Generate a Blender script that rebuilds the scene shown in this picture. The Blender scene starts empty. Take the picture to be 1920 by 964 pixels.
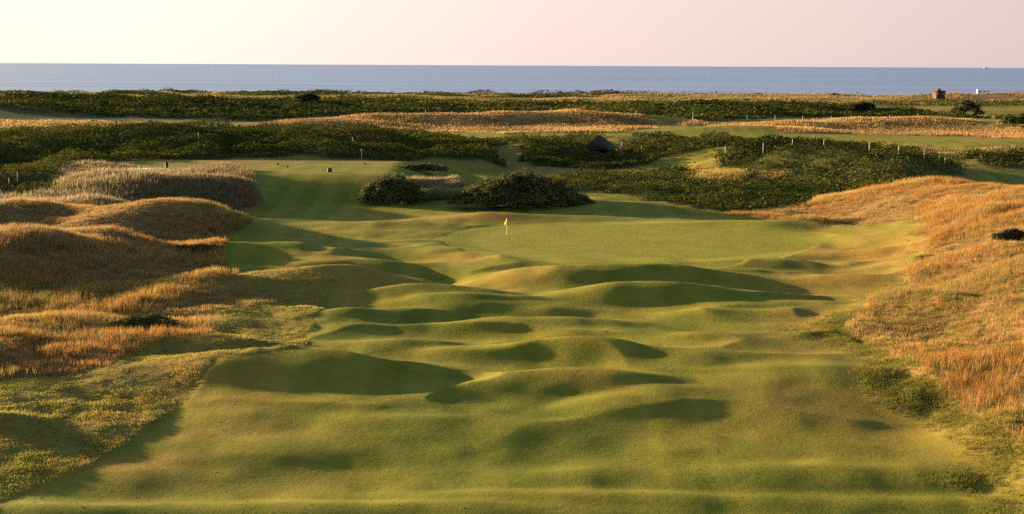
import bpy, math, random
import numpy as np

# ------------------------------------------------------------------ camera, sky, sun, exposure
S = bpy.context.scene
COL = S.collection
W0, H0, F = 1920.0, 964.0, 2600.0
CAM = np.array([0.0, 0.0, 14.7])
PITCH = math.atan(360.0 / F)
ROLL = math.atan(9.5 / 1920.0)
cam_data = bpy.data.cameras.new('camera')
cam = bpy.data.objects.new('camera', cam_data); COL.objects.link(cam)
cam_data.sensor_width = 36.0
cam_data.lens = F / W0 * 36.0
cam_data.clip_start = 0.5
cam_data.clip_end = 90000.0
from mathutils import Matrix, Vector
RM = (Matrix.Rotation(math.pi / 2 - PITCH, 4, 'X') @ Matrix.Rotation(ROLL, 4, 'Z'))
cam.matrix_world = Matrix.Translation(CAM) @ RM
S.camera = cam
R3 = np.array(RM.to_3x3())

SUN_AZ, SUN_EL = 62.0, 8.0            # degrees to the left of the view, and above the horizon
az, el = math.radians(SUN_AZ), math.radians(SUN_EL)
SUN = Vector((-math.sin(az) * math.cos(el), math.cos(az) * math.cos(el), math.sin(el)))
world = bpy.data.worlds.new('World'); S.world = world; world.use_nodes = True
nt = world.node_tree; nt.nodes.clear()
wo = nt.nodes.new('ShaderNodeOutputWorld'); bg = nt.nodes.new('ShaderNodeBackground')
sky = nt.nodes.new('ShaderNodeTexSky'); sky.sky_type = 'NISHITA'; sky.sun_disc = False
sky.sun_elevation = el; sky.sun_rotation = -az
sky.altitude = 0; sky.air_density = 1.0; sky.dust_density = 1.2; sky.ozone_density = 1.0
# the low band of pink evening haze over the sea, warmer towards the sun
tcw = nt.nodes.new('ShaderNodeTexCoord')
dotn = nt.nodes.new('ShaderNodeVectorMath'); dotn.operation = 'DOT_PRODUCT'; dotn.inputs[1].default_value = (-math.sin(az), math.cos(az), 0)
nt.links.new(tcw.outputs['Generated'], dotn.inputs[0])
azr = nt.nodes.new('ShaderNodeValToRGB'); e = azr.color_ramp.elements
SKYK = 3.15
while len(e) < 5: e.new(.5)
for k, (p, c) in enumerate([(0.0, (.55, .46, .50)), (.10, (.72, .585, .595)), (.45, (.95, .775, .735)), (.70, (1.14, 1.01, .91)), (.95, (1.2, 1.02, .75))]):
    e[k].position = p; e[k].color = tuple(v * SKYK for v in c) + (1,)
nt.links.new(dotn.outputs['Value'], azr.inputs[0])
sepw = nt.nodes.new('ShaderNodeSeparateXYZ'); nt.links.new(tcw.outputs['Generated'], sepw.inputs[0])
elr = nt.nodes.new('ShaderNodeMapRange'); elr.interpolation_type = 'SMOOTHSTEP'
elr.inputs['From Min'].default_value = .11; elr.inputs['From Max'].default_value = .045
elr.inputs['To Min'].default_value = 0; elr.inputs['To Max'].default_value = .92
nt.links.new(sepw.outputs['Z'], elr.inputs['Value'])
tint = nt.nodes.new('ShaderNodeMix'); tint.data_type = 'RGBA'
nt.links.new(elr.outputs[0], tint.inputs[0]); nt.links.new(sky.outputs[0], tint.inputs[6]); nt.links.new(azr.outputs[0], tint.inputs[7])
nt.links.new(tint.outputs[2], bg.inputs[0])
nt.links.new(bg.outputs[0], wo.inputs[0])
bg.inputs[1].default_value = 0.05
sl = bpy.data.lights.new('sun', 'SUN'); so = bpy.data.objects.new('sun', sl); COL.objects.link(so)
sl.energy = 5.0; sl.angle = math.radians(0.9); sl.color = (1.0, 0.72, 0.42)
so.rotation_euler = SUN.to_track_quat('Z', 'Y').to_euler()
vs = S.view_settings
vs.view_transform = 'Standard'; vs.look = 'None'; vs.gamma = 1.0; vs.use_curve_mapping = False
vs.exposure = 2.7
S.render.engine = 'CYCLES'
S.cycles.max_bounces = 5; S.cycles.diffuse_bounces = 2; S.cycles.transmission_bounces = 3
S.cycles.glossy_bounces = 2; S.cycles.use_denoising = False

# ------------------------------------------------------------------ helpers
rng = np.random.default_rng(7)
random.seed(7)

def ray(u, v):
    d = np.stack([(np.asarray(u, float) - W0 / 2) / F, (H0 / 2 - np.asarray(v, float)) / F, -np.ones_like(np.asarray(u, float))], -1)
    return d @ R3.T

def at_z(u, v, z):
    d = ray(u, v); t = (z - CAM[2]) / d[..., 2]
    return CAM[0] + d[..., 0] * t, CAM[1] + d[..., 1] * t

def _hash(ix, iy, seed):
    h = (ix.astype(np.int64) * 374761393 + iy.astype(np.int64) * 668265263 + seed * 982451653) & 0xFFFFFFFF
    h = ((h ^ (h >> 13)) * 1274126177) & 0xFFFFFFFF
    return ((h ^ (h >> 16)) & 0xFFFF) / 65535.0

def vnoise(x, y, seed=0):
    """smooth noise in -1..1"""
    x0 = np.floor(x); y0 = np.floor(y); fx = x - x0; fy = y - y0
    fx = fx * fx * fx * (fx * (fx * 6 - 15) + 10); fy = fy * fy * fy * (fy * (fy * 6 - 15) + 10)
    ix, iy = x0.astype(np.int64), y0.astype(np.int64)
    a = _hash(ix, iy, seed); b = _hash(ix + 1, iy, seed); c = _hash(ix, iy + 1, seed); d = _hash(ix + 1, iy + 1, seed)
    return ((a * (1 - fx) + b * fx) * (1 - fy) + (c * (1 - fx) + d * fx) * fy) * 2 - 1

def fbm(x, y, wl, seed=0, octv=3):
    s = 0; a = 1; n = 0
    for k in range(octv):
        ca, sa = math.cos(0.6 + k), math.sin(0.6 + k)
        s = s + a * vnoise((x * ca - y * sa) / wl + 17.3 * k, (x * sa + y * ca) / wl + 9.1 * k, seed + k)
        n += a; a *= 0.5; wl *= 0.5
    return s / n * 1.4

def sst(a, b, x):
    t = np.clip((x - a) / (b - a), 0, 1); return t * t * (3 - 2 * t)

# ------------------------------------------------------------------ terrain height
BUMPS = []
def bump(u, v, h, sx, sy, rot=0.0, z=None):
    """a rise h m high whose top is seen at photo pixel (u, v); sx, sy: half-widths in metres"""
    BUMPS.append((u, v, h * HK, sx * WK, sy, math.radians(rot)))

def ridge(pts, sx, sy, z=None):
    for (u, v, h) in pts: bump(u, v, h, sx, sy, z=z)

HK, WK = 1.3, 1.3
ridge([(-80, 735, .15), (0, 728, .16), (100, 716, .2), (250, 695, .32), (350, 678, .45), (430, 669, .72), (520, 664, .90), (600, 669, .84), (690, 682, .52), (770, 700, .25)], 2.1, 1.9)
ridge([(700, 704, .2), (780, 708, .18)], 1.7, 1.2)
ridge([(700, 645, .18), (770, 642, .3), (830, 648, .2)], 2.2, .8)
ridge([(640, 586, .35), (690, 576, .65), (750, 575, .6), (820, 586, .3)], 1.8, 1.3)
bump(770, 603, -.35, 2.0, 1.3)
ridge([(880, 604, .25), (960, 590, .58), (1052, 590, .52), (1120, 598, .3)], 2.0, 1.2)
ridge([(1060, 556, .25), (1114, 541, .45), (1176, 533, .7), (1268, 534, .75), (1340, 541, .52), (1400, 550, .28)], 2.0, 1.4)
ridge([(990, 512, .3), (1046, 504, .5), (1108, 499, .72), (1176, 498, .82), (1237, 499, .76), (1299, 508, .5), (1350, 515, .28)], 2.3, 1.5)
ridge([(1350, 585, .2), (1420, 581, .28)], 1.6, .9)
ridge([(1200, 640, .15), (1300, 629, .22), (1390, 623, .2)], 2.0, .8)
ridge([(900, 654, .3), (970, 646, .42), (1052, 641, .62), (1108, 642, .62), (1180, 654, .42), (1250, 668, .25)], 1.8, 1.2)
ridge([(950, 722, .28), (1022, 703, .42), (1071, 697, .50), (1145, 704, .40)], 1.5, 1.1)
ridge([(1175, 746, .25), (1230, 731, .25), (1290, 735, .16)], 1.3, 1.1)
bump(770, 785, .22, 2.2, .9); bump(500, 836, .08, 2.6, 1.2); bump(215, 884, .1, 2.0, 1.0)
bump(620, 945, .25, 7.0, .9); bump(100, 945, .25, 4.0, .8); bump(1150, 925, .2, 5.0, .8); bump(1650, 940, .18, 5.0, .8)
bump(880, 800, .2, 3.0, 1.2); bump(1560, 700, .25, 3.0, 2.0); bump(1500, 880, .16, 4.0, 1.0); bump(1300, 890, .14, 5, 1)
# -- diagonal bank and its hollow, between the left rough and the green
ridge([(430, 523, .75), (540, 515, .85), (616, 505, .95), (672, 500, .95), (740, 511, .75), (820, 531, .6), (900, 553, .45)], 2.5, 1.6)
ridge([(616, 537, .25), (678, 530, .45), (770, 537, .5), (862, 552, .45), (930, 567, .35), (1000, 578, .25)], 2.2, 1.1)
ridge([(690, 482, -.6), (780, 512, -.75), (860, 536, -.55)], 3.0, 1.8)
# -- round the green
ridge([(850, 410, .3), (930, 398, .55), (1010, 402, .35)], 3.2, 2.0)
ridge([(431, 457, .8), (524, 458, .75), (585, 469, .5), (647, 485, .3)], 2.8, 2.0)
ridge([(520, 410, .5), (620, 418, .4), (720, 415, .4)], 4.5, 2.0)
ridge([(1200, 378, .5), (1110, 372, .6)], 4.0, 2.5)
ridge([(1330, 412, .45), (1420, 413, .5), (1520, 410, .5)], 3.5, 1.6)
ridge([(1450, 490, .35), (1540, 480, .5), (1620, 465, .4)], 2.4, 1.4)
bump(1545, 495, -.4, 1.2, .9, z=0)
bump(1550, 560, .3, 3.5, 1.6); bump(1620, 520, .4, 3.5, 1.8)
HK, WK = 1.0, 1.0
# -- left rough dunes
ridge([(-150, 458, 1.9), (-40, 450, 1.9), (60, 443, 1.9), (150, 437, 1.6)], 4.2, 4.5)
ridge([(230, 400, 1.8), (300, 380, 2.6), (370, 388, 2.2), (430, 405, 1.3)], 3.8, 4.5, z=3.0)
ridge([(-120, 384, 1.6), (-20, 384, 1.6), (80, 386, 1.4), (190, 384, .9)], 5.0, 4.0)
ridge([(-60, 650, .6), (0, 629, .62), (55, 608, .65), (123, 596, .7), (220, 585, .8), (300, 580, .85), (370, 580, .8)], 2.0, 1.9)
ridge([(330, 556, .7), (400, 536, .75)], 2.2, 1.9)
bump(290, 606, -1.0, 2.3, 1.1)
ridge([(60, 690, .3), (150, 662, .35), (240, 634, .45), (310, 632, .5), (380, 631, .5)], 1.7, 1.0)
bump(-20, 780, .45, 1.4, 1.0)
ridge([(350, 455, .5), (410, 447, .5)], 2.0, 1.5, z=1.2)
# -- right rough dunes
ridge([(1560, 378, .8), (1640, 360, 1.7), (1720, 349, 2.2), (1830, 352, 2.4), (1950, 360, 2.6), (2080, 365, 2.8)], 6.0, 6.0, z=2.3)
ridge([(1850, 400, 1.6), (1950, 385, 2.6), (2080, 385, 3.2)], 5.0, 6.5, z=3.0)
ridge([(1780, 480, 1.0), (1880, 470, 1.6), (2000, 470, 2.6)], 3.5, 5.0, z=2.0)
ridge([(1700, 572, .7), (1780, 566, 1.1), (1880, 561, 1.5), (2000, 560, 2.2), (2120, 560, 2.6)], 2.8, 3.4, z=1.6)
ridge([(1820, 660, .9), (1930, 670, 1.7), (2060, 680, 2.4)], 2.4, 3.4, z=1.4)
ridge([(1930, 780, 1.0), (2060, 800, 1.8)], 1.8, 3.0, z=1.0)
bump(1895, 452, -.7, 1.2, 1.2, z=1.8)
# -- dune beside the tee
ridge([(140, 336, 1.3), (195, 326, 2.6), (270, 335, 2.6), (350, 336, 2.7), (420, 337, 2.6), (455, 345, 1.6)], 4.2, 4.0)
ridge([(790, 348, .6), (835, 346, .6)], 2.4, 1.8)
# -- bracken hills of the middle distance (a metre of bracken stands on top of these)
ridge([(-80, 274, 2.6), (20, 267, 2.6), (130, 256, 2.8), (230, 250, 3.2), (330, 252, 3.0)], 9, 7)
ridge([(-60, 316, 2.0), (40, 320, 2.0), (200, 303, 2.0), (330, 284, 1.6)], 6, 5)
ridge([(440, 257, 2), (560, 254, 2.2), (680, 257, 2), (780, 268, 1.4)], 8, 6)
ridge([(520, 284, 1.6), (620, 276, 1.9), (720, 280, 1.4)], 5.5, 4.5)
ridge([(820, 287, 1.6), (900, 280, 1.8), (1010, 274, 1.4)], 5, 4.5)
bump(955, 304, -1.0, 1.6, 8)
ridge([(1070, 276, .6), (1290, 280, 1.2), (1360, 273, 1.8)], 6, 5)
ridge([(1440, 274, 3.0), (1520, 273, 4.0), (1600, 281, 3.8), (1680, 296, 3.0), (1770, 314, 1.6)], 6.0, 4.6)
ridge([(1430, 318, 1.4), (1530, 316, 1.4), (1640, 334, 1.0), (1760, 348, .7)], 5, 3.2)
ridge([(1160, 334, .8), (1250, 334, .8), (1390, 330, 1.0), (1460, 337, .7)], 3.6, 2.4)
ridge([(1080, 352, .5), (1200, 358, .6), (1320, 360, .7), (1450, 358, .6), (1560, 360, .7)], 5, 3)
ridge([(1850, 302, 1.4), (1950, 296, 1.8)], 8, 7)
# -- banks of the far fairway
ridge([(480, 236, .8), (600, 224, 1.8), (720, 217, 2.2), (840, 213, 2.8), (960, 211, 3.0), (1070, 210, 3.0), (1170, 215, 2.2)], 13, 5.5)
ridge([(1400, 236, 1.4), (1510, 229, 1.9), (1610, 224, 2.2), (1710, 222, 2.3), (1800, 226, 2.0), (1900, 236, 1.2)], 11, 6)
ridge([(1770, 179, 2.4), (1850, 178, 3.0), (1930, 179, 2.8)], 26, 14)
# -- far bracken and links
ridge([(-60, 195, 3.5), (40, 186, 3.5), (180, 188, 3.2), (280, 190, 3.2), (380, 194, 2)], 22, 26, z=5)
ridge([(520, 196, 2), (620, 190, 2), (760, 194, 2)], 18, 22, z=3.5)
ridge([(1200, 205, 1.6), (1330, 198, 2.2), (1460, 198, 2.0), (1600, 206, 1.4)], 18, 18, z=3)

def tee_mask(x, y):
    return sst(-62, -54, x) * sst(-5, -15, x) * sst(144, 156, y) * sst(192, 176, y)

def base_h(x, y):
    z = 0.30 * fbm(x, y, 30, 3, 2) * sst(20, 60, y)
    z = z + .15 * fbm(x, y * 1.35, 8.5, 5, 2) * sst(20, 50, y) * sst(220, 150, y)
    # flat putting surface
    z = z - .052 * np.clip(66 - y, 0, 40)
    # left and right rough stand higher than the fairway
    z = z + 1.0 * sst(4, 26, -x - 0.14 * y) * sst(74, 98, y) * sst(200, 140, y)
    z = z + 1.6 * sst(2, 22, x - 0.165 * y - 4) * sst(20, 50, y) * sst(180, 130, y)
    # middle distance
    z = z + 1.2 * sst(140, 200, y) * (1 - tee_mask(x, y))
    z = z + (1.3 * fbm(x, y, 24, 11, 3)) * sst(165, 215, y) * sst(262, 236, y)
    z = z + (1.1 * fbm(x, y, 60, 21, 4)) * sst(350, 420, y)
    # coastal dunes, then the beach and the sea bed
    dn = sst(560, 640, y) * sst(820, 760, y)
    z = z - (4.6 - 1.7 * sst(40, 140, x)) * sst(430, 700, y)
    z = z + dn * (1.5 + 1.5 * fbm(x, y, 38, 31, 4)) * (1 - 0.5 * sst(40, 160, x))
    z = z - 10.0 * sst(770, 900, y)
    return z

GREEN_C = at_z(1180, 452, 0.0)
def _settle(b):
    u, v, h, sx, sy, r = b
    z = max(h, 0)
    for k in range(6):
        x, y = at_z(u, v, z)
        z = .5 * z + .5 * (float(base_h(np.array([x]), np.array([y]))[0]) + max(h, 0))
    return (float(x), float(y), h, sx, sy, r)
BUMPS = [_settle(b) for b in BUMPS]
def height(x, y):
    x = np.asarray(x, float); y = np.asarray(y, float)
    z = base_h(x, y)
    # the putting green is calm
    gx, gy = (x - GREEN_C[0]) / 15.5, (y - GREEN_C[1]) / 11.0
    gm = sst(1.25, .85, np.sqrt(gx * gx + gy * gy))
    rip = (1 - np.abs(fbm(x * .55, y, 5.5, 171, 2)) * 1.6) * sst(48, 62, y) * sst(125, 112, y) * sst(.30, .22, np.abs(x - .03 * y) / np.maximum(y, 1))
    z = z + .23 * rip
    b = np.zeros_like(z)
    wn = sst(20, 40, y) * sst(200, 150, y)
    x = x + wn * (.45 * fbm(x, y, 5.0, 141, 2)); y = y + wn * (.25 * fbm(x, y, 5.0, 143, 2))
    for (bx, by, h, sx, sy, r) in BUMPS:
        m = (np.abs(x - bx) < 3.4 * max(sx, sy)) & (np.abs(y - by) < 3.4 * max(sx, sy))
        if not m.any(): continue
        dx, dy = x[m] - bx, y[m] - by
        c, s = math.cos(r), math.sin(r)
        p, q = (dx * c + dy * s) / sx, (-dx * s + dy * c) / sy
        q = np.where(q < 0, q * .88, q * 1.25)
        g = h * np.exp(-0.5 * (p * p + q * q))
        if h > 0:
            cur = b[m]; b[m] = np.where(cur > 0, (cur ** 4 + g ** 4) ** .25, cur + g)
        else:
            b[m] = b[m] + g
    z = z * (1 - gm) + (b * (1 - gm)) + gm * 0.02 * (y - GREEN_C[1])
    t = tee_mask(x, y)
    z = z * (1 - t) + t * (2.5 + 0.0 * x)
    return z

def hit(u, v, off=0.0):
    """where the line of sight through photo pixel (u, v) meets the ground"""
    u = np.atleast_1d(np.asarray(u, float)); v = np.atleast_1d(np.asarray(v, float))
    d = ray(u, v); d = d / d[:, 1:2]
    ys = np.concatenate([np.arange(30, 200, .25), np.arange(200, 1100, 1.0)])
    X = CAM[0] + d[:, 0:1] * ys; Z = CAM[2] + d[:, 2:3] * ys
    G = height(X, np.broadcast_to(ys, X.shape).copy())
    below = Z <= G + off
    i = np.where(below.any(1), below.argmax(1), len(ys) - 1)
    r = np.arange(len(u))
    return X[r, i], ys[i]

# ------------------------------------------------------------------ zones (what grows where)
def poly(pts):
    p = np.array(pts, float); x, y = hit(p[:, 0], p[:, 1]); return np.stack([x, y], 1)

def poly_flat(pts, z=1.3):
    p = np.array(pts, float); x, y = at_z(p[:, 0], p[:, 1], z); return np.stack([x, y], 1)

def inside(P, x, y, soft):
    """1 inside polygon P, 0 outside, with a soft edge of soft m"""
    out = np.zeros(x.shape)
    soft = np.broadcast_to(np.asarray(soft, float), x.shape); S0 = float(soft.max()) if soft.size else 0.0
    m = (x > P[:, 0].min() - S0) & (x < P[:, 0].max() + S0) & (y > P[:, 1].min() - S0) & (y < P[:, 1].max() + S0)
    if not m.any(): return out
    px, py = x[m], y[m]
    ins = np.zeros(px.shape, bool); dd = np.full(px.shape, 1e9)
    n = len(P)
    for i in range(n):
        ax, ay = P[i]; bx, by = P[(i + 1) % n]
        ex, ey = bx - ax, by - ay
        L = ex * ex + ey * ey + 1e-9
        t = np.clip(((px - ax) * ex + (py - ay) * ey) / L, 0, 1)
        dd = np.minimum(dd, (px - ax - t * ex) ** 2 + (py - ay - t * ey) ** 2)
        c = ((ay > py) != (by > py)) & (px < ex * (py - ay) / (ey if abs(ey) > 1e-9 else 1e-9) + ax)
        ins ^= c
    sd = np.sqrt(dd) * np.where(ins, 1, -1)
    out[m] = sst(-soft[m], soft[m], sd)
    return out

Z_FAIR = [poly([(-40, 950), (60, 925), (200, 860), (330, 770), (398, 692), (430, 670), (500, 660), (560, 652), (590, 612), (600, 566), (640, 530),
                (560, 508), (430, 516), (412, 480), (440, 445), (475, 420), (480, 398), (490, 375), (485, 350), (470, 325), (440, 313), (500, 307), (740, 306),
                (860, 314), (945, 320), (930, 345), (860, 380), (960, 390), (1090, 378), (1100, 362), (1180, 365), (1260, 387), (1400, 407), (1500, 412), (1690, 418), (1735, 452), (1715, 497),
                (1640, 545), (1550, 590), (1500, 615), (1590, 660), (1690, 740), (1800, 830), (1930, 930), (1960, 1010), (900, 1010), (-60, 1010)]),
          poly_flat([(1000, 327), (1130, 318), (1260, 303), (1400, 298), (1440, 302), (1300, 316), (1130, 328)]),
          poly_flat([(780, 252), (900, 250), (1150, 248), (1300, 236), (1400, 243), (1500, 252), (1700, 252), (1930, 266), (1930, 284), (1750, 278), (1500, 266), (1250, 268), (900, 260)]),
          poly([(1800, 322), (1850, 318), (1940, 328), (1940, 355), (1850, 346)]),
          poly([(1790, 232), (1830, 226), (1890, 228), (1880, 235)])]
Z_GREEN = poly([(815, 447), (880, 426), (960, 420), (1200, 413), (1490, 420), (1570, 440), (1490, 476), (1390, 496), (1180, 498), (1000, 488), (870, 472)])
Z_TAN = [poly([(-120, 715), (-120, 376), (100, 370), (230, 375), (300, 378), (400, 391), (470, 418), (482, 428), (405, 445), (425, 470), (432, 500), (420, 527), (350, 548),
               (480, 555), (520, 575), (400, 592), (385, 632), (300, 638), (240, 652), (200, 690), (100, 712)]),
         poly([(1380, 403), (1500, 386), (1620, 360), (1700, 346), (1830, 350), (2000, 358), (2300, 400), (2300, 860), (1930, 832), (1800, 770), (1720, 700), (1650, 655), (1600, 625),
               (1620, 582), (1700, 545), (1722, 500), (1738, 450), (1690, 416), (1500, 411)]),
         poly([(105, 352), (112, 322), (160, 310), (300, 318), (430, 318), (478, 340), (485, 385), (400, 391), (300, 379), (150, 366)]),
         poly([(440, 242), (500, 230), (600, 222), (840, 212), (1060, 208), (1220, 222), (1240, 238), (1190, 247), (1000, 251), (850, 248), (700, 242)]),
         poly([(1190, 242), (1300, 231), (1400, 232), (1500, 226), (1700, 220), (1800, 224), (1930, 238), (1930, 262), (1800, 255), (1500, 250), (1380, 246)]),
         poly([(-60, 226), (200, 228), (330, 235), (200, 240), (60, 246), (-60, 246)]),
         poly([(1280, 335), (1300, 320), (1350, 318), (1410, 330), (1380, 345), (1300, 345)]),
         poly([(1405, 345), (1430, 322), (1480, 322), (1470, 335), (1430, 348)]),
         poly_flat([(1560, 268), (1700, 272), (1930, 285), (1930, 296), (1780, 296), (1650, 280)])]
Z_BRK = [poly([(-120, 246), (60, 246), (200, 236), (350, 238), (500, 240), (700, 245), (800, 256), (880, 268), (960, 256), (1080, 257), (1150, 282), (1300, 258), (1450, 262), (1500, 258), (1620, 274),
               (1790, 304), (1830, 325), (1700, 334), (1440, 300), (1260, 303), (1000, 312), (930, 308), (740, 302), (450, 296), (300, 300), (160, 308), (105, 340), (100, 368), (-120, 372)]),
         poly([(1000, 338), (1130, 322), (1300, 320), (1440, 300), (1640, 320), (1700, 330), (1820, 340), (1700, 346), (1600, 361), (1500, 385), (1420, 401), (1260, 385), (1180, 362), (1090, 362), (1000, 362)]),
         poly([(-120, 188), (100, 182), (300, 186), (500, 190), (800, 193), (1100, 198), (1300, 195), (1450, 196), (1600, 204), (1750, 214), (1930, 222), (1930, 226), (1700, 219), (1400, 224), (1200, 222), (1060, 208),
               (840, 212), (600, 220), (450, 230), (250, 227), (0, 225), (-120, 222)]),
         poly([(1800, 300), (1850, 282), (1940, 282), (1940, 318), (1840, 316)])]

Z_HOLE = [poly([(742, 366), (756, 346), (850, 344), (872, 358), (860, 374), (760, 382)])]
Z_PATH = [poly([(930, 312), (940, 292), (962, 270), (980, 270), (978, 292), (990, 312)]), poly([(1775, 297), (1800, 296), (1850, 312), (1800, 318)])]
DRY = []
for (u, v, sx, sy, k) in [(1660, 470, 5, 6, .9), (1610, 520, 4, 5, .8), (1600, 610, 3.2, 4, .9), (1700, 690, 2.6, 3, .8), (1780, 860, 2.2, 2.5, .4), (1560, 760, 2.5, 3, .6), (1480, 650, 3, 3, .5), (1700, 800, 2.5, 2.5, .5),
    (560, 508, 5, 3, .8), (690, 503, 3, 1.6, .8), (900, 404, 4, 1.6, .9), (640, 480, 2, 2, .6), (870, 478, 3, 2, .6), (960, 525, 3, 2, .5), (380, 690, 2, 1.5, .6), (470, 740, 1.6, 1.6, .5), (240, 880, 2, 1, .7), (660, 572, 1.4, 1, .5), (1500, 425, 5, 1.5, .6), (1100, 700, 1.2, .8, .5), (420, 800, 2.2, 1.2, .4)]:
    _x, _y = hit(u, v); DRY.append((_x[0], _y[0], sx, sy, k))
def dryness(x, y):
    d = np.zeros(x.shape); wx = x + 1.2 * fbm(x, y, 3, 161, 2); wy = y + 1.2 * fbm(x, y, 3, 163, 2)
    for (cx, cy, sx, sy, k) in DRY: d = np.maximum(d, k * np.exp(-.5 * (((wx - cx) / sx) ** 2 + ((wy - cy) / sy) ** 2)))
    return d

def zones(x, y):
    wob = np.clip(y / 90.0, .5, 4)
    wx = x + .7 * wob * fbm(x, y, 4, 51, 2); wy = y + .7 * wob * fbm(x, y, 4, 57, 2)
    fair = np.zeros(x.shape); tan = np.zeros(x.shape); brk = np.zeros(x.shape)
    fx = x + .25 * fbm(x, y, 3, 61, 2)
    rs = sst(.05, .16, x / np.maximum(y, 1)) * sst(140, 120, y)
    fair = inside(Z_FAIR[0], fx + rs * 1.2 * fbm(x, y, 5, 63, 2), y, .16 + 1.1 * rs)
    for P in Z_FAIR[1:]: fair = np.maximum(fair, inside(P, wx, wy, 1.2))
    for P in Z_TAN: tan = np.maximum(tan, inside(P, wx, wy, .8 - .35 * rs))
    for P in Z_BRK: brk = np.maximum(brk, inside(P, wx, wy, 1.0))
    for P in Z_HOLE: fair = fair * (1 - inside(P, wx, wy, .3))
    for P in Z_PATH: brk = brk * (1 - inside(P, wx, wy, .5))
    far = sst(480, 520, y)                                        # sea-side links: patches of both
    pf = sst(-.1, .25, fbm(x, y * 1.6, 45, 71, 3))
    brk = np.maximum(brk, far * (1 - pf) * .8 * sst(640, 560, y)); 
    tan = np.maximum(tan, far * np.maximum(pf, sst(560, 640, y)))
    scr = sst(682, 700, y) * sst(792, 778, y) * sst(-.25, .1, fbm(x, y, 20, 73, 3)) * (1 - .75 * sst(30, 90, x))
    brk = np.maximum(brk, scr); tan = tan * (1 - scr)
    tan = tan * (1 - fair); brk = brk * (1 - fair) * (1 - tan)
    green = inside(Z_GREEN, x, y, .2)
    beach = sst(800, 830, y)
    return fair, green, tan, brk, beach

def surface(x, y, zn=None):
    """ground height with the turf's own relief"""
    z = height(x, y)
    fair, green, tan, brk, beach = zones(x, y) if zn is None else zn
    semi = np.clip(1 - fair, 0, 1)
    near = sst(170, 110, y)
    z = z + semi * near * (.08 + .075 * fbm(x, y, 1.3, 81, 2) + .07 * fbm(x, y, 6, 83, 2))
    z = z - .03 * green * near
    z = z + tan * near * (.14 + .16 * sst(.05, .15, x / np.maximum(y, 1))) * fbm(x, y, 5, 85, 2)
    z = z + .05 * fbm(x, y, 2.6, 91, 2) * fair * (1 - green) * near
    return z

# ------------------------------------------------------------------ materials
def new_mat(name):
    m = bpy.data.materials.new(name); m.use_nodes = True
    n = m.node_tree; n.nodes.clear()
    return m, n, n.nodes.new('ShaderNodeOutputMaterial')

def N(n, kind, **kw):
    o = n.nodes.new(kind)
    for k, v in kw.items(): setattr(o, k, v)
    return o

def plain(name, color, rough=.7, metal=0.0, var=.12, scale=3.0, spec=.3):
    m, n, out = new_mat(name)
    b = N(n, 'ShaderNodeBsdfPrincipled'); b.inputs['Roughness'].default_value = rough; b.inputs['Metallic'].default_value = metal
    b.inputs['Specular IOR Level'].default_value = spec
    tc = N(n, 'ShaderNodeTexCoord'); nz = N(n, 'ShaderNodeTexNoise'); nz.inputs['Scale'].default_value = scale; nz.inputs['Detail'].default_value = 4
    cr = N(n, 'ShaderNodeValToRGB')
    cr.color_ramp.elements[0].position = .3; cr.color_ramp.elements[1].position = .7
    cr.color_ramp.elements[0].color = tuple(c * (1 - var) for c in color) + (1,)
    cr.color_ramp.elements[1].color = tuple(min(1, c * (1 + var)) for c in color) + (1,)
    n.links.new(tc.outputs['Object'], nz.inputs['Vector']); n.links.new(nz.outputs['Fac'], cr.inputs[0])
    n.links.new(cr.outputs[0], b.inputs['Base Color']); n.links.new(b.outputs[0], out.inputs[0])
    return m

def leaf_mat(name, trans=.35, rough=.6):
    """leaves and blades: colour from the plant's own 'tint' attribute, thin enough to let light through"""
    m, n, out = new_mat(name)
    at = N(n, 'ShaderNodeAttribute', attribute_name='tint')
    d = N(n, 'ShaderNodeBsdfDiffuse'); t = N(n, 'ShaderNodeBsdfTranslucent'); mx = N(n, 'ShaderNodeMixShader'); mx.inputs[0].default_value = trans
    n.links.new(at.outputs['Color'], d.inputs[0]); n.links.new(at.outputs['Color'], t.inputs[0])
    n.links.new(d.outputs[0], mx.inputs[1]); n.links.new(t.outputs[0], mx.inputs[2]); n.links.new(mx.outputs[0], out.inputs[0])
    return m

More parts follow.
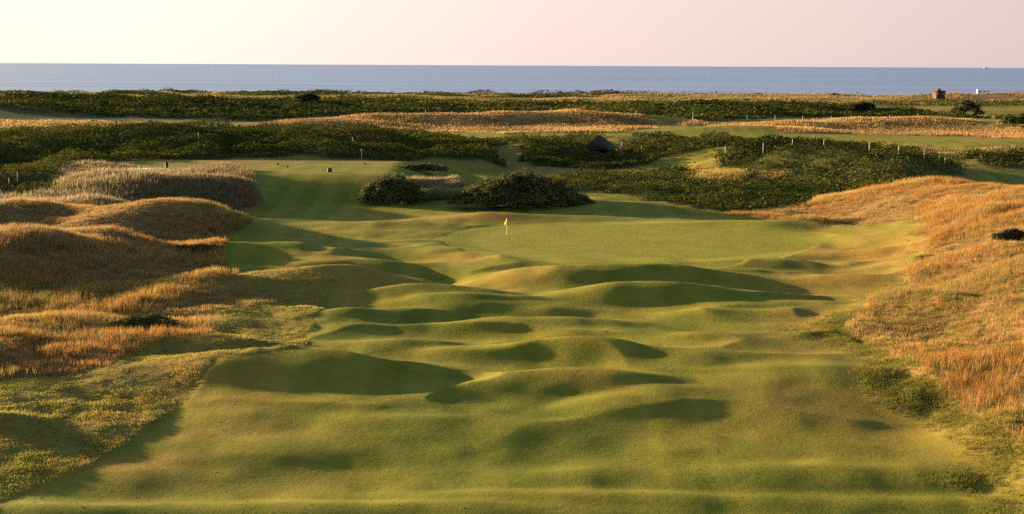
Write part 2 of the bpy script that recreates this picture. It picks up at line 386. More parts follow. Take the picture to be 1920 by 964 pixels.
def ground_mat():
    m, n, out = new_mat('links_ground')
    L = n.links.new
    tc = N(n, 'ShaderNodeTexCoord')
    def noise(scale, detail=4, rough=.55, vec=None, dist=0.0):
        o = N(n, 'ShaderNodeTexNoise'); o.inputs['Scale'].default_value = scale; o.inputs['Detail'].default_value = detail
        o.inputs['Roughness'].default_value = rough; o.inputs['Distortion'].default_value = dist
        L(vec or tc.outputs['Object'], o.inputs['Vector']); return o.outputs['Fac']
    def mapping(sc, rot=0):
        mp = N(n, 'ShaderNodeMapping'); mp.inputs['Scale'].default_value = sc; mp.inputs['Rotation'].default_value = (0, 0, math.radians(rot))
        L(tc.outputs['Object'], mp.inputs['Vector']); return mp.outputs[0]
    def ramp(fac, stops):
        r = N(n, 'ShaderNodeValToRGB'); e = r.color_ramp.elements
        while len(e) < len(stops): e.new(.5)
        for k, (p, c) in enumerate(stops): e[k].position = p; e[k].color = tuple(c) + (1,)
        L(fac, r.inputs[0]); return r.outputs[0]
    def mix(fac, a, b, blend='MIX'):
        o = N(n, 'ShaderNodeMix'); o.data_type = 'RGBA'; o.blend_type = blend
        if isinstance(fac, (int, float)): o.inputs[0].default_value = fac
        else: L(fac, o.inputs[0])
        for s, k in ((a, 6), (b, 7)):
            if isinstance(s, tuple): o.inputs[k].default_value = s + (1,)
            else: L(s, o.inputs[k])
        return o.outputs[2]
    def attr(name): return N(n, 'ShaderNodeAttribute', attribute_name=name).outputs['Fac']
    # mown turf
    fair = ramp(noise(.10, 5, .6, None, .6), [(.28, (.050, .078, .009)), (.44, (.100, .118, .012)), (.56, (.165, .145, .018)), (.72, (.235, .150, .030))])
    fair = mix(.45, fair, ramp(noise(.6, 5, .65), [(.3, (.050, .076, .008)), (.7, (.190, .168, .024))]))
    fair = mix(.22, fair, ramp(noise(5, 5, .7, mapping((.3, 1, 1))), [(.3, (.025, .038, .006)), (.7, (.24, .19, .04))]))
    grn = ramp(noise(.35, 4, .6), [(.3, (.130, .148, .018)), (.7, (.205, .182, .028))])
    grn = mix(.25, grn, ramp(noise(2.2, 4, .7, mapping((.4, 1, 1))), [(.3, (.10, .11, .018)), (.7, (.24, .19, .04))]))
    semi = ramp(noise(.25, 4, .6), [(.3, (.075, .085, .013)), (.5, (.150, .130, .024)), (.7, (.230, .135, .036))])
    semi = mix(.5, semi, ramp(noise(2.2, 5, .7), [(.3, (.040, .045, .010)), (.7, (.20, .14, .04))]))
    tan = ramp(noise(.22, 5, .6), [(.28, (.11, .085, .035)), (.45, (.20, .105, .04)), (.62, (.27, .15, .055)), (.75, (.16, .07, .032))])
    tan = mix(.5, tan, ramp(noise(2.5, 5, .7), [(.3, (.06, .04, .018)), (.7, (.25, .155, .06))]))
    brk = ramp(noise(.4, 5, .6), [(.3, (.022, .030, .008)), (.7, (.060, .070, .020))])
    sand = ramp(noise(.5, 4), [(.3, (.36, .28, .2)), (.7, (.45, .36, .27))])
    wv = N(n, 'ShaderNodeTexWave'); wv.inputs['Scale'].default_value = .10; wv.inputs['Distortion'].default_value = 3.0; wv.inputs['Detail'].default_value = 2; wv.inputs['Detail Scale'].default_value = .4
    L(mapping((1, .12, 1), 3), wv.inputs['Vector'])
    fair = mix(.16, fair, ramp(wv.outputs['Fac'], [(.25, (.05, .07, .010)), (.75, (.19, .17, .03))]))
    dry = ramp(noise(1.5, 5, .7), [(.3, (.15, .100, .022)), (.7, (.26, .145, .040))])
    fair = mix(attr('dry'), fair, dry); semi = mix(attr('dry'), semi, dry)
    c = mix(attr('tan'), semi, tan); c = mix(attr('bracken'), c, brk); c = mix(attr('fairway'), c, fair)
    c = mix(attr('green'), c, grn); c = mix(attr('beach'), c, sand)
    b = N(n, 'ShaderNodeBsdfPrincipled'); b.inputs['Roughness'].default_value = .85; b.inputs['Specular IOR Level'].default_value = .03
    L(c, b.inputs['Base Color'])
    # turf relief
    bp = N(n, 'ShaderNodeBump'); bp.inputs['Distance'].default_value = .05; bp.inputs['Strength'].default_value = .38
    hm = N(n, 'ShaderNodeMath', operation='MULTIPLY_ADD'); L(noise(14, 4, .7), hm.inputs[0]); hm.inputs[1].default_value = .5
    L(noise(3.5, 4, .6), hm.inputs[2])
    L(hm.outputs[0], bp.inputs['Height']); L(bp.outputs[0], b.inputs['Normal'])
    L(b.outputs[0], out.inputs[0])
    return m

def sea_mat():
    m, n, out = new_mat('sea_water')
    L = n.links.new
    tc = N(n, 'ShaderNodeTexCoord'); mp = N(n, 'ShaderNodeMapping'); mp.inputs['Scale'].default_value = (.12, 1, 1)
    L(tc.outputs['Object'], mp.inputs[0])
    b = N(n, 'ShaderNodeBsdfPrincipled'); b.inputs['Roughness'].default_value = .32; b.inputs['IOR'].default_value = 1.33
    b.inputs['Specular IOR Level'].default_value = .07
    nz = N(n, 'ShaderNodeTexNoise'); nz.inputs['Scale'].default_value = .014; nz.inputs['Detail'].default_value = 10; nz.inputs['Roughness'].default_value = .65
    L(mp.outputs[0], nz.inputs['Vector'])
    cr = N(n, 'ShaderNodeValToRGB'); cr.color_ramp.elements[0].position = .35; cr.color_ramp.elements[1].position = .65
    cr.color_ramp.elements[0].color = (.054, .080, .200, 1); cr.color_ramp.elements[1].color = (.135, .172, .345, 1)
    L(nz.outputs[0], cr.inputs[0]); L(cr.outputs[0], b.inputs['Base Color'])
    n2 = N(n, 'ShaderNodeTexNoise'); n2.inputs['Scale'].default_value = .25; n2.inputs['Detail'].default_value = 6
    L(mp.outputs[0], n2.inputs['Vector'])
    bp = N(n, 'ShaderNodeBump'); bp.inputs['Distance'].default_value = .5; bp.inputs['Strength'].default_value = .35
    L(n2.outputs[0], bp.inputs['Height']); L(bp.outputs[0], b.inputs['Normal'])
    L(b.outputs[0], out.inputs[0])
    return m

M = {'ground': ground_mat(), 'sea': sea_mat(), 'grass': leaf_mat('dry_grass', .45), 'leaf': leaf_mat('bracken_leaf', .22), 'gorse': leaf_mat('gorse_leaf', .25)}

# ------------------------------------------------------------------ object makers
def link(name, me, parent=None, **props):
    o = bpy.data.objects.new(name, me); COL.objects.link(o)
    if parent is not None: o.parent = parent
    for k, v in props.items(): o[k] = v
    return o

def mesh_np(name, V, faces, mat, smooth=False, tint=None):
    """V (n,3); faces (m,k) all of one size; tint (n,3) vertex colours"""
    me = bpy.data.meshes.new(name)
    V = np.ascontiguousarray(V, np.float32); faces = np.ascontiguousarray(faces, np.int32)
    m, k = faces.shape
    me.vertices.add(len(V)); me.vertices.foreach_set('co', V.ravel())
    me.loops.add(m * k); me.loops.foreach_set('vertex_index', faces.ravel())
    me.polygons.add(m); me.polygons.foreach_set('loop_start', np.arange(0, m * k, k, dtype=np.int32))
    me.polygons.foreach_set('loop_total', np.full(m, k, np.int32))
    if smooth: me.polygons.foreach_set('use_smooth', np.ones(m, bool))
    if tint is not None:
        a = me.attributes.new('tint', 'FLOAT_COLOR', 'POINT')
        a.data.foreach_set('color', np.concatenate([tint, np.ones((len(V), 1))], 1).astype(np.float32).ravel())
    me.update(); me.validate()
    me.materials.append(mat)
    return me

# ------------------------------------------------------------------ ground sheet
rows = [-60.0]
while rows[-1] < 1050: rows.append(rows[-1] + (2.0 if rows[-1] < 36 else max(.22, .0033 * rows[-1])))
ys = np.array(rows)
t = np.linspace(-1, 1, 661)
def xcols(y):
    w = 16 + .43 * max(y, 0)
    return w * t + 1500 * np.sign(t) * np.abs(t) ** 60 + 40 * np.sign(t) * np.abs(t) ** 14
GX = np.stack([xcols(y) for y in ys]); GY = np.repeat(ys[:, None], len(t), 1)
zn = zones(GX.ravel(), GY.ravel())
GZ = surface(GX.ravel(), GY.ravel(), zn)
nr, nc = GX.shape
idx = np.arange(nr * nc).reshape(nr, nc)
quads = np.stack([idx[:-1, :-1], idx[:-1, 1:], idx[1:, 1:], idx[1:, :-1]], -1).reshape(-1, 4)
gm = mesh_np('ground', np.stack([GX.ravel(), GY.ravel(), GZ], 1), quads, M['ground'], smooth=True)
for nm, arr in zip(('fairway', 'green', 'tan', 'bracken', 'beach'), zn):
    a = gm.attributes.new(nm, 'FLOAT', 'POINT'); a.data.foreach_set('value', arr.astype(np.float32))
a = gm.attributes.new('dry', 'FLOAT', 'POINT'); a.data.foreach_set('value', dryness(GX.ravel(), GY.ravel()).astype(np.float32))
link('ground', gm, kind='structure', label='rolling links golf ground with mown fairway, green and tee')
SEA_Z = -6.0
sea = mesh_np('sea', np.array([[-60000, 600, SEA_Z], [60000, 600, SEA_Z], [60000, 60000, SEA_Z], [-60000, 60000, SEA_Z]]), np.array([[0, 1, 2, 3]]), M['sea'])
link('sea', sea, kind='structure', label='calm blue grey sea reaching to the horizon')

# ------------------------------------------------------------------ vegetation that nobody could count
def pick(cols, k, jit=.18):
    c = np.array(cols)[k]
    return np.clip(c * (1 + jit * rng.standard_normal((len(k), 1))) * (1 + .06 * rng.standard_normal((len(k), 3))), .004, .9)

def blades(x, y, z, n, hgt, wid, lean, tint, base_tint, spread):
    """n blades from every tuft (x, y, z): thin leaning triangles, tinted from base to tip"""
    m = len(x) * n
    X = np.repeat(x, n) + rng.normal(0, 1, m) * np.repeat(spread, n)
    Y = np.repeat(y, n) + rng.normal(0, 1, m) * np.repeat(spread, n)
    Z = np.repeat(z, n)
    Hh = np.repeat(hgt, n) * rng.uniform(.55, 1.15, m)
    a = rng.uniform(0, 2 * np.pi, m); w = np.repeat(wid, n) * rng.uniform(.7, 1.3, m)
    ld = rng.uniform(0, 2 * np.pi, m); ln = np.repeat(lean, n) * Hh * np.abs(rng.normal(0, .8, m))
    wx, wy = np.cos(a) * w / 2, np.sin(a) * w / 2
    tx = X + np.cos(ld) * ln + .10 * Hh; ty = Y + np.sin(ld) * ln - .05 * Hh      # the sea breeze leans everything a little
    V = np.empty((m, 5, 3), np.float32)
    V[:, 0] = np.stack([X - wx * .6, Y - wy * .6, Z - .04], 1); V[:, 1] = np.stack([X + wx * .6, Y + wy * .6, Z - .04], 1)
    mx, my, mz = X + (tx - X) * .42, Y + (ty - Y) * .42, Z + Hh * .6
    V[:, 2] = np.stack([mx + wx, my + wy, mz], 1); V[:, 3] = np.stack([mx - wx, my - wy, mz], 1)
    V[:, 4] = np.stack([tx, ty, Z + Hh], 1)
    i = np.arange(m) * 5
    F = np.concatenate([np.stack([i, i + 1, i + 2], 1), np.stack([i, i + 2, i + 3], 1), np.stack([i + 3, i + 2, i + 4], 1)])
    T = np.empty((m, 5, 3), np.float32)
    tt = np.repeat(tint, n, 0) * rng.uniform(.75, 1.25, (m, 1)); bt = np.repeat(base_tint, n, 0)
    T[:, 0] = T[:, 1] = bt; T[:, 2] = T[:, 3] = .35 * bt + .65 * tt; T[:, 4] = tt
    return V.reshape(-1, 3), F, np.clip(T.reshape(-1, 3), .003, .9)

GRASS = [(.36, .215, .062), (.34, .165, .046), (.38, .26, .10), (.26, .16, .078), (.30, .215, .075), (.28, .125, .058), (.22, .19, .055)]
GREY = [(.22, .175, .10), (.18, .14, .08), (.28, .22, .13), (.15, .125, .08), (.18, .16, .08), (.17, .12, .075), (.13, .13, .06)]
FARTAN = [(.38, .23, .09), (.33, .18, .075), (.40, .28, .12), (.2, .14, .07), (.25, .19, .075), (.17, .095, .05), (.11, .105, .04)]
RUST = []
for (u, v, rr) in [(30, 640, 3), (100, 610, 3), (200, 590, 3), (330, 560, 2.5), (420, 535, 2.5), (60, 690, 3), (160, 660, 2.5), (320, 632, 1.5), (1780, 575, 3.5), (1860, 585, 3.5), (1700, 600, 3), (1800, 650, 2), (250, 500, 4), (1800, 500, 4), (370, 440, 3)]:
    _x, _y = hit(u, v); RUST.append((_x[0], _y[0], rr))
HEATH_SHADE = []  # brown tufts: heather, and the far bank's shaded front painted into their colour
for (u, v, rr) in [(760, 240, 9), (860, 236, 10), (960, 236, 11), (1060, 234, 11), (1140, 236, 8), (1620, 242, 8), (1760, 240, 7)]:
    _x, _y = hit(u, v); HEATH_SHADE.append((_x[0], _y[0], rr))
lf = lambda x, y: x < -.02 * y
OLIVE = [(.15, .125, .055), (.22, .15, .065), (.27, .20, .10), (.09, .085, .038), (.12, .115, .045), (.15, .09, .05), (.08, .088, .033)]
PARK = [float(q[0]) for q in hit(1844, 177)]
def grass_field(name, label, x0, x1, y0, y1, cand, hgt, wid, n, side=None, spread=.14, cols=GRASS):
    y = y0 + (y1 - y0) * rng.random(cand); x = x0 + (x1 - x0) * rng.random(cand)
    k = np.abs(x) < .43 * y + 11
    if side is not None: k &= side(x, y)
    x, y = x[k], y[k]
    zn = zones(x, y); p = zn[2] * (1 - sst(780, 800, y)) * np.clip(.85 + .5 * fbm(x, y, 3.5 * max(1, y0 / 90), 101, 2), .4, 1)
    p = p * (1 - sst(14, 9, np.abs(x - PARK[0])) * sst(16, 12, np.abs(y - PARK[1] + 8)))       # trodden flat where the motorhome stands
    k = rng.random(len(x)) < p
    x, y = x[k], y[k]; z = surface(x, y, tuple(q[k] for q in zn))
    pn = fbm(x, y, 9 * max(1, y0 / 90), 103, 3); q = fbm(x, y, 22, 105, 2)
    # drier gold on the right, browner and redder on the left
    right = sst(-.05, .1, x / np.maximum(y, 1))
    kind = np.where(pn > .45, 2, np.where(pn > .05, 0, np.where(pn > -.4, 1, 4)))
    kind = np.where((q + .35 * (1 - right) > .38) & (right < .5), np.where(pn > 0, 3, 5), kind)
    kind = np.where((q < -.55) & (rng.random(len(x)) < .8), 6, kind)
    ru = np.zeros(len(x))
    for (cx, cy, rr) in RUST: ru = np.maximum(ru, np.exp(-.5 * ((x - cx) ** 2 + (y - cy) ** 2) / rr ** 2))
    kind = np.where(rng.random(len(x)) < ru * .6, np.where(rng.random(len(x)) < .65, 1, 5), kind)
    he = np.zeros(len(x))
    for (cx, cy, rr) in HEATH_SHADE: he = np.maximum(he, np.exp(-.5 * (((x - cx) / rr) ** 2 + ((y - cy) / (rr * .9)) ** 2)))
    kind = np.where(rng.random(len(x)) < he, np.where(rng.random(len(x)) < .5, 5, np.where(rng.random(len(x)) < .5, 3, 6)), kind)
    pale = sst(84, 94, y) * sst(.18, .26, -x / y) * .6
    kind = np.where(rng.random(len(x)) < pale, np.where(rng.random(len(x)) < .6, 2, 3), kind)
    r = rng.random(len(x)); kind = np.where(r < .15, rng.integers(0, 5, len(x)), kind)
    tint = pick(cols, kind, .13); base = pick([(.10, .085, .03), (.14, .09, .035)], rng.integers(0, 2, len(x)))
    tall = np.clip(1 + .75 * fbm(x, y, 6 * max(1, y0 / 90), 107, 2), .45, 1.6)
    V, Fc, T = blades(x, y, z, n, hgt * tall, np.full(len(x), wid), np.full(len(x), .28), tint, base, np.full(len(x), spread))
    link(name, mesh_np(name, V, Fc, M['grass'], tint=T), kind='stuff', label=label, category='grass')


rt = lambda x, y: x > .02 * y
grass_field('fescue_grass', 'rust and straw coloured fescue on the dunes left of the fairway', -60, -4, 42, 125, 98000, .42, .011, 17, lf)
grass_field('fescue_grass', 'golden fescue on the dunes right of the fairway', 10, 70, 38, 150, 98000, .42, .011, 17, rt)
grass_field('fescue_grass', 'tawny patches of grass among the bracken behind the green', -5, 80, 150, 185, 26000, .6, .05, 8, None, .3)
grass_field('fescue_grass', 'grey brown long grass on the steep dune beside the tee', -70, 20, 125, 185, 66000, .6, .035, 9, lf, .3, GREY)
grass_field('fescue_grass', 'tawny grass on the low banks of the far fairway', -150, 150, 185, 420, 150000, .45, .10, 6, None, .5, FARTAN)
grass_field('marram_grass', 'mixed marram grass over the links and dunes before the sea', -330, 340, 420, 800, 150000, .8, .28, 5, None, 1.0, OLIVE)

def semi_rough(name, label, cand, right=False):
    y = 40 + 100 * rng.random(cand) ** 1.3; x = (rng.random(cand) * 2 - 1) * (.40 * y + 4)
    if right: y = 38 + 42 * rng.random(cand); x = y * (.18 + .24 * rng.random(cand))
    zn = zones(x, y); p = np.clip(1 - zn[0] - zn[3] - .6 * zn[2], 0, 1) * np.clip(.6 + .6 * fbm(x, y, 1.6, 111, 2), .25, 1)
    k = rng.random(cand) < p; x, y = x[k], y[k]; z = surface(x, y, tuple(q[k] for q in zn))
    pn = fbm(x, y, 7, 113, 3)
    pn = pn - .6 * sst(.05, .25, x / y) - .3 * sst(75, 55, y)
    kind = np.where(pn > .25, 0, np.where(pn > -.25, 1, 2))
    tint = pick([(.27, .175, .05), (.20, .155, .038), (.13, .125, .028)] if right else [(.36, .23, .06), (.27, .22, .05), (.17, .18, .036)], kind, .12); base = pick([(.11, .11, .024)], np.zeros(len(x), int))
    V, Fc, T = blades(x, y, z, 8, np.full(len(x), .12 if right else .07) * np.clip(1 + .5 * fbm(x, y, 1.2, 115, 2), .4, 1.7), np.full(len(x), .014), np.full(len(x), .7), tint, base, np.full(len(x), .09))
    link(name, mesh_np(name, V, Fc, M['grass'], tint=T), kind='stuff', label=label, category='grass')
semi_rough('rough_grass', 'short tussocky grass bordering the mown fairway', 300000)
semi_rough('rough_grass', 'green and gold tussocks at the foot of the right dunes', 110000, True)

def leaves(P, size, flat, tint, lie=None):
    """one rhombic leaf at every point of P"""
    m = len(P)
    nrm = rng.normal(0, 1, (m, 3)); nrm[:, 2] = np.abs(nrm[:, 2]) + flat
    if lie is not None: nrm[:, :2] += lie
    nrm /= np.linalg.norm(nrm, axis=1, keepdims=True)
    t = rng.normal(0, 1, (m, 3)); t -= nrm * (t * nrm).sum(1, keepdims=True); t /= np.linalg.norm(t, axis=1, keepdims=True)
    b = np.cross(nrm, t); s = (size * rng.uniform(.6, 1.4, m))[:, None]
    V = np.stack([P - t * s, P + b * s * .45 + nrm * s * .1, P + t * s, P - b * s * .45 + nrm * s * .1], 1).reshape(-1, 3)
    i = np.arange(m) * 4
    return V, np.stack([i, i + 1, i + 2, i + 3], 1), np.repeat(tint, 4, 0)

FERN = [(.036, .048, .010), (.058, .067, .013), (.023, .032, .010), (.094, .090, .020), (.056, .046, .017)]
def bracken(name, label, y0, y1, cand, size, hgt, lump, xs=.43, sel=None):
    y = y0 + (y1 - y0) * rng.random(cand); x = (rng.random(cand) * 2 - 1) * (xs * y + 6)
    if sel is not None:
        k = sel(x, y); x, y = x[k], y[k]
    zn = zones(x, y); k = rng.random(len(x)) < zn[3]
    x, y = x[k], y[k]; z = surface(x, y, tuple(q[k] for q in zn))
    top = hgt * np.clip(.7 + .75 * fbm(x, y, lump, 121, 2) + .5 * np.abs(vnoise(x / lump * 2.3, y / lump * 2.3, 125)), .15, 2)
    def crown(a, b): return surface(a, b) + hgt * np.clip(.7 + .75 * fbm(a, b, lump, 121, 2), .15, 2)
    e = .35 * lump; c0 = crown(x, y)
    lie = 2.2 * np.stack([-(crown(x + e, y) - c0) / e, -(crown(x, y + e) - c0) / e], 1)
    u = rng.random(len(x)) ** .45
    P = np.stack([x, y, z + top * u], 1)
    pn = fbm(x, y, lump * 5, 123, 3)
    kind = np.where(pn > .4, 3, np.where(pn > .05, 1, np.where(pn > -.4, 0, 2)))
    r = rng.random(len(x)); kind = np.where(r < .12, 4, np.where(r < .3, rng.integers(0, 4, len(x)), kind))
    V, Fc, T = leaves(P, np.full(len(x), size), 1.0, pick(FERN, kind, .22), lie)
    link(name, mesh_np(name, V, Fc, M['leaf'], tint=T), kind='stuff', label=label, category='scrub' if 'scrub' in name else 'bracken')
bracken('bracken', 'green bracken behind the putting green', 132, 176, 240000, .14, .85, 2.6)
bracken('bracken', 'dark bracken on the hills round the shelter and behind the tee', 176, 300, 620000, .20, 1.0, 4.5)
bracken('bracken', 'dark bracken band in front of the seaside dunes', 330, 660, 300000, .50, 1.1, 8.0)
bracken('dune_scrub', 'dark low scrub on the crest of the seaside dunes', 680, 795, 130000, .55, 1.5, 9.0)

PG = Z_HOLE[0]
n = 26000; x = rng.uniform(PG[:, 0].min() - 1, PG[:, 0].max() + 1, n); y = rng.uniform(PG[:, 1].min() - 1, PG[:, 1].max() + 1, n)
k = inside(PG, x, y, .5) > rng.random(n); x, y = x[k], y[k]; zg = surface(x, y)
hg = np.clip(.85 + .3 * fbm(x, y, 1.5, 151, 2), .4, 1.5)
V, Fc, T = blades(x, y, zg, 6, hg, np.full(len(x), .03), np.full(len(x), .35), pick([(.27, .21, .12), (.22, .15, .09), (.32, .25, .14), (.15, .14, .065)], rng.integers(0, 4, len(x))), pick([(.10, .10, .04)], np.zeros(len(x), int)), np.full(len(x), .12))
link('tall_grass_clump', mesh_np('tall_grass_clump', V, Fc, M['grass'], tint=T), label='mound of tall pale grass beside the round gorse bush', category='grass clump')

# specks of worm casts over the near fairway
n = 1500
y = 42 + 45 * rng.random(n) ** 1.6; x = (rng.random(n) * 2 - 1) * .38 * y
zn = zones(x, y); k = (zn[0] > .9) & (rng.random(n) < np.clip(.5 + 1.2 * fbm(x, y, 5, 131, 2), .03, 1)); x, y = x[k], y[k]
z = surface(x, y, tuple(q[k] for q in zn)); n = len(x); s = rng.uniform(.02, .06, n)
a = rng.uniform(0, 6.28, n)
V = np.stack([np.stack([x + np.cos(a + o) * s * f, y + np.sin(a + o) * s * f, z - .005 + h * s], 1) for o, f, h in ((0, 1, 0), (2.1, .8, 0), (4.2, 1.1, 0), (1, .2, .7))], 1).reshape(-1, 3)
i = np.arange(n) * 4
Fc = np.concatenate([np.stack([i, i + 1, i + 3], 1), np.stack([i + 1, i + 2, i + 3], 1), np.stack([i + 2, i, i + 3], 1)])
link('worm_casts', mesh_np('worm_casts', V, Fc, plain('cast_soil', (.05, .045, .02), .95)), kind='stuff', label='small dark worm casts scattered over the near fairway', category='soil')

# ------------------------------------------------------------------ shrubs one can tell apart
def tube(p0, p1, r0, r1, k=6):
    p0, p1 = np.array(p0, float), np.array(p1, float); d = p1 - p0; d /= np.linalg.norm(d) + 1e-9
    a = np.cross(d, [0, 0, 1.0] if abs(d[2]) < .9 else [1.0, 0, 0]); a /= np.linalg.norm(a); b = np.cross(d, a)
    th = np.arange(k) * 2 * math.pi / k
    c = np.cos(th)[:, None] * a + np.sin(th)[:, None] * b
    V = np.concatenate([p0 + c * r0, p1 + c * r1]); j = (np.arange(k) + 1) % k; i = np.arange(k)
    return V, np.stack([i, j, k + j, k + i], 1)

def join(parts):
    V, Fc, o = [], [], 0
    for v, f in parts:
        V.append(v); Fc.append(f + o); o += len(v)
    return np.concatenate(V), np.concatenate(Fc)

M['wood'] = plain('shrub_wood', (.10, .075, .05), .9, scale=8)
GORSE = [(.078, .084, .030), (.115, .105, .040), (.056, .062, .026), (.17, .12, .052)]
DARK = [(.045, .050, .024), (.065, .062, .030), (.034, .040, .020), (.09, .070, .036)]
def shrub(name, label, cat, u, v, lobes, leaf, count, cols, group=None, off=0.0, mat='gorse', squash=1.0):
    """lobes: (dx, dy, z centre, rx, ry, rz) in metres round the base point seen at pixel (u, v)"""
    x, y = hit(u, v, off); bx, by = float(x[0]), float(y[0]); bz = float(surface(np.array([bx]), np.array([by]))[0])
    r = bpy.data.objects.new(name, None); COL.objects.link(r); r.location = (bx, by, bz); r.empty_display_size = .3
    r['label'] = label; r['category'] = cat
    if group: r['group'] = group
    lobes = [(l[0], l[1], l[2] * squash, l[3], l[4], l[5] * squash) for l in lobes]
    vol = np.array([l[3] * l[4] * l[5] for l in lobes]) ** .67; vol /= vol.sum()
    P, tn = [], []
    for l, w in zip(lobes, vol):
        m = int(count * w)
        d = rng.normal(0, 1, (m, 3)); d /= np.linalg.norm(d, axis=1, keepdims=True); d[:, 2] = np.where(d[:, 2] < -.35, -d[:, 2], d[:, 2])
        rad = rng.uniform(.55, 1.0, m) ** .6 * (1 + .36 * vnoise(d[:, 0] * 3.1 + l[0] * 2, d[:, 1] * 3.1 + d[:, 2] * 2 + l[1], 7) + .2 * vnoise(d[:, 0] * 8 + l[0], d[:, 2] * 8 + d[:, 1] * 5, 9))
        p = np.array(l[:3]) + d * rad[:, None] * np.array(l[3:])
        P.append(p); k = rng.integers(0, 3, m); base = rng.integers(0, len(cols))
        k = np.where(rng.random(m) < .45, base, k); tn.append(pick(cols, k, .25))
    P = np.concatenate(P); tn = np.concatenate(tn)
    g = surface(P[:, 0] + bx, P[:, 1] + by) - bz
    P[:, 2] = np.maximum(P[:, 2], g + .03)
    V, Fc, T = leaves(P, np.full(len(P), leaf), .3, tn)
    link('foliage', mesh_np('foliage', V, Fc, M[mat], tint=T), r)
    st = []
    for l in lobes:
        gz = float(surface(np.array([bx + l[0] * .6]), np.array([by + l[1] * .6]))[0]) - bz - .1
        st.append(tube((l[0] * .02, l[1] * .02, min(-.1, gz)), (l[0], l[1], l[2]), .05 + .02 * l[5], .03))
        for q in range(3):
            st.append(tube((l[0], l[1], l[2]), (l[0] + rng.uniform(-.6, .6) * l[3], l[1] + rng.uniform(-.6, .6) * l[4], l[2] + .6 * l[5]), .03, .012, 5))
    V, Fc = join(st); link('stem', mesh_np('stem', V, Fc, M['wood']), r)
    return r

def heap(w, h, d, n, seed):
    """lobes of a low rounded bush w wide, h high, d deep"""
    q = random.Random(seed); L = []
    for k in range(n):
        t = (k + .5) / n * 2 - 1
        e = math.sqrt(max(.15, 1 - t * t))
        hh = h * (.55 + .45 * e) * q.uniform(.75, 1.0)
        L.append((t * w * .40, q.uniform(-.25, .25) * d, hh * .45, w / n * q.uniform(.85, 1.2), d * .42 * q.uniform(.8, 1.1), hh * .55))
    return L

shrub('gorse_bush', 'largest dark gorse bush, a spreading peaked mound behind the flag', 'gorse bush', 965, 386,
      [(-5.4, 0, .6, 1.3, 1.8, .8), (-4.0, .2, 1.0, 1.6, 2.2, 1.3), (-2.2, .3, 1.5, 1.9, 2.6, 1.7), (-.3, .4, 1.9, 1.8, 2.6, 2.0), (1.2, .5, 2.2, 1.5, 2.2, 1.9), (2.4, .6, 1.8, 1.6, 2.4, 1.7),
       (4.0, .4, 1.3, 1.7, 2.3, 1.4), (5.6, .2, .9, 1.4, 2.0, 1.1), (6.8, 0, .5, .9, 1.3, .8), (-1.0, -1.6, .8, 2.2, 1.2, 1.1), (2.2, -1.6, .7, 2.4, 1.2, 1.0), (-3.6, -1.5, .5, 2.2, 1.2, .8), (4.8, -1.3, .45, 2.0, 1.1, .7), (-5.6, -.6, .3, 1.2, 1.1, .5), (0.6, -2.2, .4, 2.6, 1.0, .7), (7.0, -.4, .3, 1.2, 1.0, .5)], .13, 40000, GORSE, squash=.84)
shrub('gorse_bush', 'round gorse bush at the foot of the tee, tawny on its sunny side', 'gorse bush', 728, 381,
      [(-1.9, 0, .8, 1.1, 1.6, 1.0), (-.6, .2, 1.3, 1.4, 1.8, 1.4), (.9, .2, 1.4, 1.5, 1.9, 1.4), (2.3, .3, 1.0, 1.3, 1.7, 1.1), (.2, -1.1, .7, 1.9, .9, .9), (-1.7, -.9, .4, 1.5, 1.0, .7), (1.9, -.9, .4, 1.6, 1.0, .7)], .12, 20000, GORSE)
shrub('gorse_bush', 'long low dark scrub on the back edge of the tee', 'gorse bush', 790, 323, heap(6.2, 1.1, 2.2, 6, 3), .15, 4500, GORSE)
shrub('gorse_bush', 'dark bush growing in the grassy hollow of the left dunes', 'gorse bush', 268, 622, heap(4.0, .95, 1.5, 7, 4), .05, 15000, GORSE)
shrub('heather_clump', 'dark green clump among rusty grass beside the left fairway edge', 'heather', 372, 474, heap(3.4, .55, 1.3, 6, 6), .06, 4500, GORSE)
shrub('rush_clump', 'blackish rush clump on the golden right dunes', 'rushes', 1900, 461, heap(2.8, 1.1, 1.2, 5, 5), .06, 8000, DARK)
shrub('scrub_bush', 'dark round bush standing on the links below the left sea dunes', 'bush', 575, 196, heap(7.5, 3.6, 4, 4, 8), .38, 1500, DARK)
shrub('scrub_bush', 'purple brown rounded bush beyond the white posts', 'bush', 1615, 209, heap(7, 3.0, 4, 4, 9), .34, 1500, [(.045, .03, .026), (.03, .022, .02), (.06, .04, .03), (.04, .03, .022)])
shrub('scrub_bush', 'tallest dark bush near the right end of the far post line', 'bush', 1812, 220, [(-2.4, 0, 1.6, 2.0, 2.0, 1.4), (0, 0, 2.8, 2.0, 2.0, 2.0), (1.8, 0, 2.0, 2.2, 2.0, 1.6), (3.4, 0, 1.0, 1.4, 1.6, 1.0)], .34, 1800, DARK)
shrub('scrub_bush', 'small dark bush on the pale links right of the sandy knoll', 'bush', 1311, 198, heap(4, 1.6, 3, 3, 10), .34, 700, DARK)
shrub('scrub_bush', 'bright green bush in front of the pale shed', 'bush', 1912, 238, heap(6.5, 3.2, 3, 4, 12), .24, 2200, [(.07, .10, .02), (.05, .075, .018), (.09, .11, .025), (.06, .08, .02)])
shrub('grass_clump', 'tawny grassy clump left of the bright green bush', 'grass clump', 1888, 236, heap(3.4, 1.7, 2, 3, 13), .2, 1200, [(.30, .20, .09), (.24, .15, .07), (.34, .25, .12), (.2, .15, .07)])

